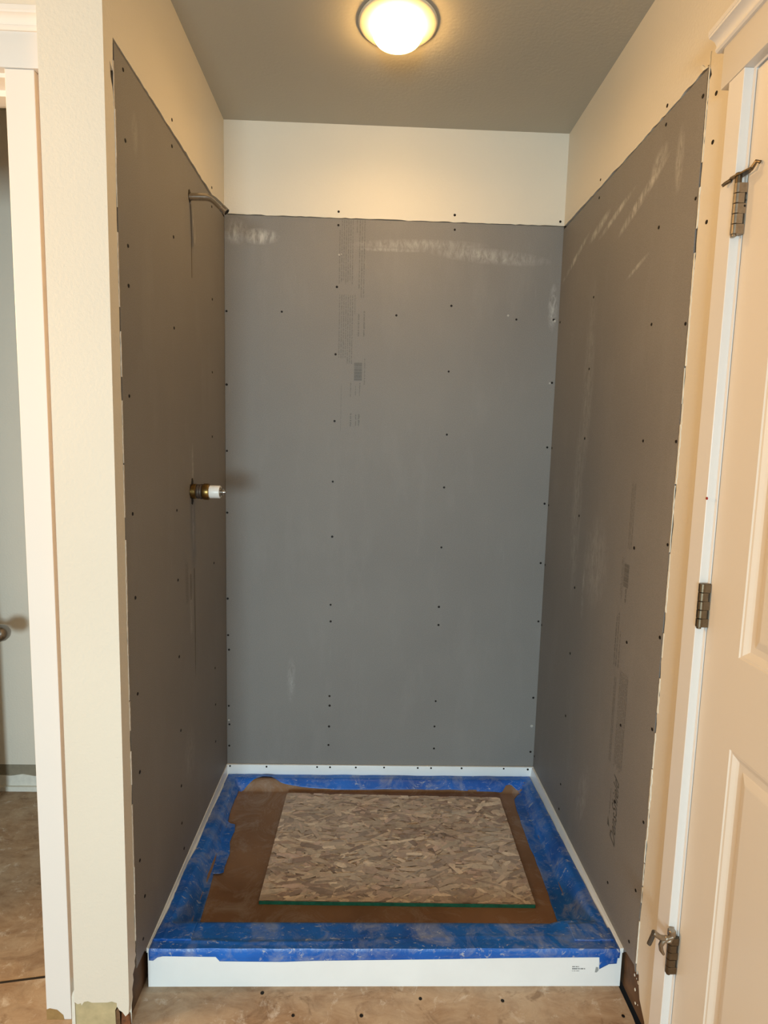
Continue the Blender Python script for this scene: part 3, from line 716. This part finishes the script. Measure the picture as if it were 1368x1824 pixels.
# back strip: from flange foot over the rim down onto the brown sheet
tb_edge = [(0.02, -0.085), (0.07, -0.078), (0.09, -0.058), (0.115, -0.043), (0.15, -0.034), (0.18, -0.036), (0.22, -0.051), (0.30, -0.060), (0.44, -0.0655), (0.62, -0.064), (0.875, -0.063), (1.05, -0.068), (1.08, -0.070), (1.10, -0.052), (1.12, -0.050), (1.14, -0.062), (1.19, -0.07)]
def Pb(a, b):
    x = 0.008 + 1.196 * a; yi = interp(tb_edge, x)
    y = -0.0105 + (yi + 0.0105) * b
    base = tb_base(x, y)
    z = base + 0.0012 + nz(x, y, 14, 0.0022, 1) + 0.0016 * crease(y + 0.020 + 0.004 * math.sin(x * 9), 0.003) * (0.5 + mnoise.noise((x * 5, 0, 0)))
    if 0.10 < x < 0.24: z += 0.006 * math.sin((x - 0.10) / 0.14 * math.pi) * b ** 2
    return (x, y, max(z, base + 0.0003))
g = G(); g.grid(Pb, 150, 22); t_back = solid(autosmooth(g.make('masking_tape', 'tape'), 60))
tag(t_back, 'blue masking tape strip along the back rim, below the grey back board', 'masking tape', 'blue tape strips around the pan')
# left strip
tl_edge = [(0.03, 0.066), (0.078, 0.0645), (0.18, 0.0615), (0.25, 0.066), (0.36, 0.068), (0.44, 0.072), (0.515, 0.083), (0.60, 0.088), (0.69, 0.0925), (0.74, 0.104)]
tl_out = [(0.0, 0.008), (0.05, 0.0085), (0.12, 0.0105), (0.30, 0.008), (0.45, 0.012), (0.52, 0.006), (0.70, 0.011), (0.80, 0.0065)]
def Pl(a, b):
    yy = 0.020 + 0.785 * a; xi = interp(tl_edge, yy) + 0.002 * mnoise.noise((yy * 20, 0, 0)); xo = interp(tl_out, yy) + 0.0015 * mnoise.noise((yy * 60, 5, 0))
    x = xo + (xi - xo) * b; y = -yy
    base = tb_base(x, y)
    z = base + 0.0016 + nz(x, y, 18, 0.0020, 2) + 0.0022 * crease(x - 0.040 - 0.010 * math.sin(yy * 6), 0.0035)
    return (x, y, max(z, base + 0.0004))
g = G(); g.grid(Pl, 120, 22); o = solid(autosmooth(g.make('masking_tape', 'tape'), 60))
tag(o, 'blue masking tape strip along the left rim of the pan', 'masking tape', 'blue tape strips around the pan')
# right strip
tr_edge = [(0.02, 1.150), (0.048, 1.140), (0.075, 1.150), (0.088, 1.136), (0.110, 1.1190), (0.16, 1.113), (0.25, 1.108), (0.353, 1.1045), (0.45, 1.106), (0.508, 1.1055), (0.60, 1.1015), (0.672, 1.0975), (0.71, 1.098), (0.74, 1.10)]
def Pr(a, b):
    yy = 0.020 + 0.785 * a; xi = interp(tr_edge, yy) + 0.0018 * mnoise.noise((yy * 25, 9, 0)); xo = 1.2045 + 0.0008 * mnoise.noise((yy * 50, 5, 0))
    x = xo + (xi - xo) * b; y = -yy
    base = tb_base(x, y)
    z = base + 0.0014 + nz(x, y, 16, 0.0022, 3) + 0.0024 * crease(x - 1.168 + 0.008 * math.sin(yy * 7), 0.003)
    return (x, y, max(z, base + 0.0004))
g = G(); g.grid(Pr, 120, 22); o = solid(autosmooth(g.make('masking_tape', 'tape'), 60))
tag(o, 'blue masking tape strip along the right rim, beside the grey board with lettering', 'masking tape', 'blue tape strips around the pan')
# front strip over the curb, ragged lower edge
tf_in = [(0.006, -0.800), (0.030, -0.775), (0.072, -0.7505), (0.09, -0.742), (0.112, -0.7435), (0.47, -0.7445), (0.8, -0.745), (1.053, -0.747), (1.089, -0.735), (1.144, -0.731), (1.175, -0.738), (1.205, -0.76)]
tf_lo = [(0.006, 0.0750), (0.0165, 0.0738), (0.0275, 0.0832), (0.0415, 0.0863), (0.1735, 0.0845), (0.1835, 0.0722), (0.338, 0.0705), (0.423, 0.0736), (0.767, 0.0783), (0.912, 0.0814), (1.1569, 0.0835), (1.1585, 0.0494), (1.169, 0.0558), (1.183, 0.0638), (1.203, 0.0654), (1.2045, 0.0810), (1.2095, 0.0814)]
TX = sorted(set([round(0.006 + 1.2035 * i / 170, 5) for i in range(171)] + [q[0] for q in tf_lo]))
NV = 34
vs = []; 
for x in TX:
    yi = interp(tf_in, x); zl_ = interp(tf_lo, x)
    L1 = -PY - 0.003 + yi; L1 = abs(PY + 0.003 - yi); L2 = 0.100 - zl_
    for j in range(NV + 1):
        b = j / NV
        if b <= 0.62:
            q = b / 0.62; y = yi + (PY + 0.001 - yi) * q; z = rim(y) + 0.0012
            if q < 0.06: z -= 0.003 * (1 - q / 0.06)
            z += nz(x, y, 15, 0.0020, 4) + 0.0018 * crease(y + 0.80 + 0.01 * math.sin(x * 5), 0.004) * (1 if x < 0.5 else 0.4)
            if q < 0.9: z = max(z, rim(y) + 0.0005)
            vs.append((x, y, z))
        else:
            q = (b - 0.62) / 0.38; z = 0.1015 + (zl_ - 0.1015) * q
            y = PY - 0.0008 - 0.0018 * math.sin(math.pi * min(1, q * 1.3)) * (0.7 + 0.8 * mnoise.noise((x * 12, 2, 2)))
            vs.append((x, min(y, PY - 0.0006), z))
g = G(); nn = len(TX); g.v = vs
g.f = [(i * (NV + 1) + j, (i + 1) * (NV + 1) + j, (i + 1) * (NV + 1) + j + 1, i * (NV + 1) + j + 1) for i in range(nn - 1) for j in range(NV)]
o = autosmooth(g.make('masking_tape', 'tape'), 60); m = o.modifiers.new('thickness', 'SOLIDIFY'); m.thickness = 0.0004; m.offset = 1
tag(o, 'wide blue masking tape folded over the front curb of the pan, ragged lower edge', 'masking tape', 'blue tape strips around the pan')
# torn extra patch on the left
def Pp(a, b):
    yy = 0.262 + 0.248 * b
    xa = interp([(0.26, 0.052), (0.30, 0.058), (0.40, 0.066), (0.515, 0.080)], yy); xb = interp([(0.262, 0.060), (0.272, 0.094), (0.30, 0.100), (0.36, 0.097), (0.415, 0.110), (0.47, 0.108), (0.505, 0.112), (0.515, 0.09)], yy) + 0.002 * mnoise.noise((yy * 40, 1, 1))
    x = xa + (xb - xa) * a; y = -yy
    return (x, y, max(pan_h(x, y), CT) + 0.0030 + nz(x, y, 22, 0.0015, 6) + 0.004 * max(0, b - 0.85) / 0.15)
g = G(); g.grid(Pp, 14, 50); o = solid(autosmooth(g.make('masking_tape', 'tape'), 60))
tag(o, 'short torn patch of blue tape jutting onto the brown sheet at left', 'masking tape', 'blue tape strips around the pan')
# ------------------------------------------------------------------ door trims
CROWN = [(0.0, 0.0), (0.006, 0.0), (0.0095, 0.0035), (0.0095, 0.0075), (0.0075, 0.0095), (0.0085, 0.014), (0.012, 0.0195), (0.018, 0.0235), (0.0235, 0.0250), (0.0245, 0.0285), (0.0255, 0.0290), (0.0255, 0.0375), (0.0240, 0.039), (0.0, 0.039)]
# right door: casing leg, header and crown
CX = 1.202
c1 = G()
c1.box(CX, W + 0.0, -1.046, -1.000, 0.0, 2.083, 0.0012)
c1.box(CX, W + 0.0, -1.873, -1.825, 0.0, 2.083, 0.0012)
structure(c1.make('trim_1', 'trim'))
c2 = G()
c2.box(1.200, W, -1.898, -0.976, 2.083, 2.160, 0.0012)
c2.sweep(CROWN, (1.2005, -0.962, 2.158), (1.2005, -1.912, 2.158), (0, 0, 1), (-1, 0, 0))
c2.box(1.2, W, -1.912, -0.962, 2.1585, 2.197)
structure(autosmooth(c2.make('trim_2', 'trim'), 30))
jb = G()
jb.box(W - 0.0005, W + 0.115, -1.0535, -1.034, 0.0, 2.0785, 0.0008)
jb.box(W - 0.0005, W + 0.115, -1.838, -1.8185, 0.0, 2.0785, 0.0008)
jb.box(W - 0.0005, W + 0.115, -1.838, -1.034, 2.0785, 2.096, 0.0008)
jb.box(W + 0.042, W + 0.115, -1.066, -1.0535, 0.0, 2.0785); jb.box(W + 0.042, W + 0.115, -1.8185, -1.806, 0.0, 2.0785); jb.box(W + 0.042, W + 0.115, -1.8185, -1.0535, 2.066, 2.0785)
structure(jb.make('trim_3', 'trim'))

g = G(); g.box(-0.1475, -0.1262, -0.8990, WY, 0.095, 2.1035); g.make('gap_shade_strip', m_plain('tan gap shade', (0.52, 0.36, 0.25), 0.8, var=0.15, scale=20), wall_front)  # tan colour paints in the shade of the recess between casing and partition
# left doorway: casing, header, crown, jamb
FY = -0.913
c1 = G(); c1.box(-0.2052, -0.1475, FY, WY, 0.0, 2.1035, 0.0012)
c1.box(-0.935, -0.870, FY, WY, 0.0, 2.1035, 0.0012)
t4 = structure(c1.make('trim_4', 'trim'))
g = G(); g.prism([(-0.2052, 0.0), (-0.164, 0.0), (-0.166, 0.012), (-0.180, 0.026), (-0.197, 0.030), (-0.2052, 0.027)], 'y', FY, -0.0006)
g.make('bare_chipped_corner', m_plain('scraped brown wood', (0.36, 0.22, 0.08), 0.8, var=0.3), t4)
c2 = G(); c2.box(-0.96, -0.1262, -0.9155, WY, 2.1045, 2.176, 0.001)
c2.sweep([(a * 0.70, b) for a, b in CROWN], (-0.975, -0.915, 2.170), (-0.1262, -0.915, 2.170), (0, 0, 1), (0, -1, 0)); c2.box(-0.975, -0.1262, -0.9155, WY, 2.170, 2.209)
structure(autosmooth(c2.make('trim_5', 'trim'), 30))
jb = G()
jb.box(-0.209, -0.190, WY - 0.0005, -0.785, 0.0, 2.0965, 0.0008); jb.box(-0.880, -0.861, WY - 0.0005, -0.785, 0.0, 2.0965, 0.0008)
jb.box(-0.880, -0.190, WY - 0.0005, -0.785, 2.0965, 2.1155, 0.0008)
jb.box(-0.861, -0.209, -0.853, -0.815, 2.084, 2.0965, 0.0008); jb.box(-0.861, -0.850, -0.853, -0.815, 0, 2.084); jb.box(-0.222, -0.209, -0.853, -0.815, 0, 2.084, 0.0008)
structure(jb.make('trim_6', 'trim'))

# open door of the small room with the knob that peeks into view
def leaf_panels(g, X0, sx, y0, y1, z0, z1, panels, thick):
    """moulded door skin at X0 facing sx, plus its edges; y0>y1"""
    yl = sorted(set([y0, y1] + [p[0] for p in panels] + [p[1] for p in panels])); zl_ = sorted(set([z0, z1] + [p[2] for p in panels] + [p[3] for p in panels]))
    for i in range(len(yl) - 1):
        for j in range(len(zl_) - 1):
            cy_, cz_ = (yl[i] + yl[i + 1]) / 2, (zl_[j] + zl_[j + 1]) / 2
            if any(min(p[0], p[1]) < cy_ < max(p[0], p[1]) and p[2] < cz_ < p[3] for p in panels): continue
            g.add([(X0, yl[i], zl_[j]), (X0, yl[i + 1], zl_[j]), (X0, yl[i + 1], zl_[j + 1]), (X0, yl[i], zl_[j + 1])], [(0, 1, 2, 3)])
    prof = [(0, 0), (0.002, 0.0022), (0.006, 0.0028), (0.013, 0.0075), (0.017, 0.0095), (0.029, 0.0095), (0.031, 0.0085), (0.044, 0.0035), (0.047, 0.0030)]
    for (a, b, c, d) in panels:
        lo_, hi = min(a, b), max(a, b); vs = []
        for (ins, dep) in prof: vs += [(X0 - sx * dep, lo_ + ins, c + ins), (X0 - sx * dep, hi - ins, c + ins), (X0 - sx * dep, hi - ins, d - ins), (X0 - sx * dep, lo_ + ins, d - ins)]
        fs = [(k * 4 + q, k * 4 + (q + 1) % 4, (k + 1) * 4 + (q + 1) % 4, (k + 1) * 4 + q) for k in range(len(prof) - 1) for q in range(4)]
        n = (len(prof) - 1) * 4; fs.append((n, n + 1, n + 2, n + 3)); g.add(vs, fs)
    X1 = X0 - sx * thick; lo_, hi = min(y0, y1), max(y0, y1)
    g.add([(X0, lo_, z0), (X0, hi, z0), (X0, hi, z1), (X0, lo_, z1), (X1, lo_, z0), (X1, hi, z0), (X1, hi, z1), (X1, lo_, z1)],
          [(0, 1, 5, 4), (1, 2, 6, 5), (2, 3, 7, 6), (3, 0, 4, 7), (4, 5, 6, 7)])
d2 = bpy.data.objects.new('door_2', None); COL.objects.link(d2); d2.location = (-0.85, -0.80, 0.0); WL['door_2'] = (-0.85, -0.80, 0.0); d2['kind'] = 'structure'
g = G(); leaf_panels(g, -0.838, 1, -0.11, -0.775, 0.012, 2.08, [(-0.22, -0.665, 1.0, 1.95), (-0.22, -0.665, 0.2, 0.83)], 0.033)
g.make('door_leaf', 'door', d2)
g = G(); g.lathe([(0.031, 0.0), (0.031, 0.005), (0.024, 0.009), (0.012, 0.012), (0.011, 0.036), (0.018, 0.042), (0.027, 0.054), (0.0305, 0.070), (0.0305, 0.082), (0.027, 0.096), (0.018, 0.106), (0.006, 0.1105), (0.0005, 0.111)], (-0.838, -0.15, 0.689), (1, 0, 0), 36)
autosmooth(g.make('knob', m_plain('dark satin nickel', (0.30, 0.28, 0.26), 0.25, 1.0, var=0.1), d2), 50)

# ------------------------------------------------------------------ right door
d1 = bpy.data.objects.new('door_1', None); COL.objects.link(d1); d1.location = (W, -1.056, 0.0); WL['door_1'] = (W, -1.056, 0.0); d1['kind'] = 'structure'
g = G(); leaf_panels(g, W + 0.0005, -1, -1.0565, -1.8155, 0.012, 2.0735, [(-1.158, -1.715, 1.009, 1.955), (-1.158, -1.715, 0.20, 0.832)], 0.0345)
g.make('door_leaf', 'door', d1)
def hinge(z0, z1, mat):
    hx, hy = 1.2045, -1.0535; L = z1 - z0
    g = G()
    g.box(hx, W + 0.010, hy - 0.0030, hy - 0.0008, z0, z1, 0.0006)
    g.box(hx, W + 0.010, hy - 0.0004, hy + 0.0016, z0, z1, 0.0006)
    h = g.make('hinge', mat, d1)
    for i in range(5):
        a = z0 + L * i / 5 + 0.0004; b = z0 + L * (i + 1) / 5 - 0.0004
        k = G(); k.lathe([(0.0058, a), (0.0066, a + 0.0006), (0.0066, b - 0.0006), (0.0058, b)], (hx, hy, 0), (0, 0, 1), 24)
        if i in (1, 3): k.box(hx, hx + 0.0105, hy - 0.0064, hy - 0.0050, a, b)
        else: k.box(hx, hx + 0.0150, hy - 0.0060, hy - 0.0046, a, b)
        autosmooth(k.make('knuckle', mat, h))
    k = G(); k.lathe([(0.0028, z0 - 0.004), (0.0044, z0 - 0.003), (0.0044, z0), (0.002, z0)], (hx, hy, 0), (0, 0, 1), 16); autosmooth(k.make('pin_tip', mat, h))
    k = G()
    for i in (1, 3): k.box(hx + 0.0105, hx + 0.0124, hy - 0.0065, hy - 0.0059, z0 + L * i / 5, z0 + L * (i + 1) / 5)
    k.make('leaf_gap', 'dark', h)
    return h, hx, hy
h1, hx, hy = hinge(1.7880, 1.8790, 'nickel')
hinge(1.0345, 1.1235, 'bronze')
h3, _, _ = hinge(0.2650, 0.3500, 'bronze')
for zz in (1.860, 1.848, 1.838):
    k = G(); k.lathe([(0.0022, 0.0), (0.0018, 0.0006), (0.0004, 0.0002)], (hx + 0.0125, hy - 0.0060, zz), (0, -1, 0), 10); k.make('leaf_screw', 'screw', h1)
# hinge pin door stop on the top hinge: bent plate around the pin with a bumper arm
g = G()
g.prism([(1.1965, -1.0360), (1.2085, -1.0290), (1.2120, -1.0400), (1.2135, -1.0560), (1.2150, -1.0700), (1.2120, -1.0830), (1.2050, -1.0850), (1.2010, -1.0750), (1.1990, -1.0640), (1.1960, -1.0570), (1.1935, -1.0450)], 'z', 1.8905, 0.0028)
g.tube([(1.2045, -1.0535, 1.878), (1.2045, -1.0535, 1.897)], 0.0058, 18)
g.tube([(1.2100, -1.079, 1.8915), (1.2125, -1.089, 1.902), (1.2165, -1.094, 1.898)], [0.0036, 0.0034, 0.003], 10)
g.tube([(1.2000, -1.038, 1.8915), (1.1935, -1.030, 1.888), (1.1900, -1.027, 1.885)], [0.0038, 0.0034, 0.003], 10)
autosmooth(g.make('door_stop', 'bronze', h1))
# folded door stop on the bottom hinge with two arms, the outer one carrying a bumper screw
g = G(); y_ = -1.060
g.lathe([(0.0068, 0.354), (0.0082, 0.3555), (0.0082, 0.366), (0.0068, 0.3675)], (1.2035, -1.056, 0), (0, 0, 1), 20)
g.tube([(1.2035, y_, 0.3555), (1.195, y_, 0.3520), (1.186, y_, 0.3515), (1.177, y_, 0.3535), (1.169, y_, 0.3590), (1.163, y_, 0.3640), (1.1605, y_, 0.3655)], [0.0052, 0.0050, 0.0056, 0.0056, 0.0056, 0.0062, 0.0050], 14)
g.tube([(1.192, y_, 0.3530), (1.184, y_, 0.3450), (1.1795, y_, 0.3350), (1.1815, y_, 0.3240), (1.1875, y_, 0.3140)], [0.0062, 0.0056, 0.0048, 0.0046, 0.0030], 14)
g.tube([(1.205, y_ + 0.002, 0.3555), (1.198, y_, 0.3450), (1.190, y_, 0.3440)], [0.004, 0.005, 0.004], 10)
ds = autosmooth(g.make('door_stop', 'nickel', h3))
g = G(); g.tube([(1.1615, y_, 0.3600), (1.1585, y_, 0.3500), (1.1535, y_, 0.3370)], [0.0040, 0.0044, 0.0042], 14)
for i in range(7):
    t = i / 7; c = Vector((1.1612 - 0.0075 * t, y_, 0.3595 - 0.0225 * t)); g.lathe([(0.0042, -0.0006), (0.0049, 0.0), (0.0042, 0.0006)], c, (-0.3, 0, -0.95), 12, cap=False)
g.make('bumper_screw', 'rubber', h3)
g = G(); g.lathe([(0.003, 0.0), (0.0026, 0.0016), (0.0004, 0.0018)], (CX, -1.048, 1.2935), (-1, 0, 0), 10)
g.make('red_nick', m_plain('red paint nick', (0.35, 0.03, 0.02), 0.5), bpy.data.objects['trim_1'])
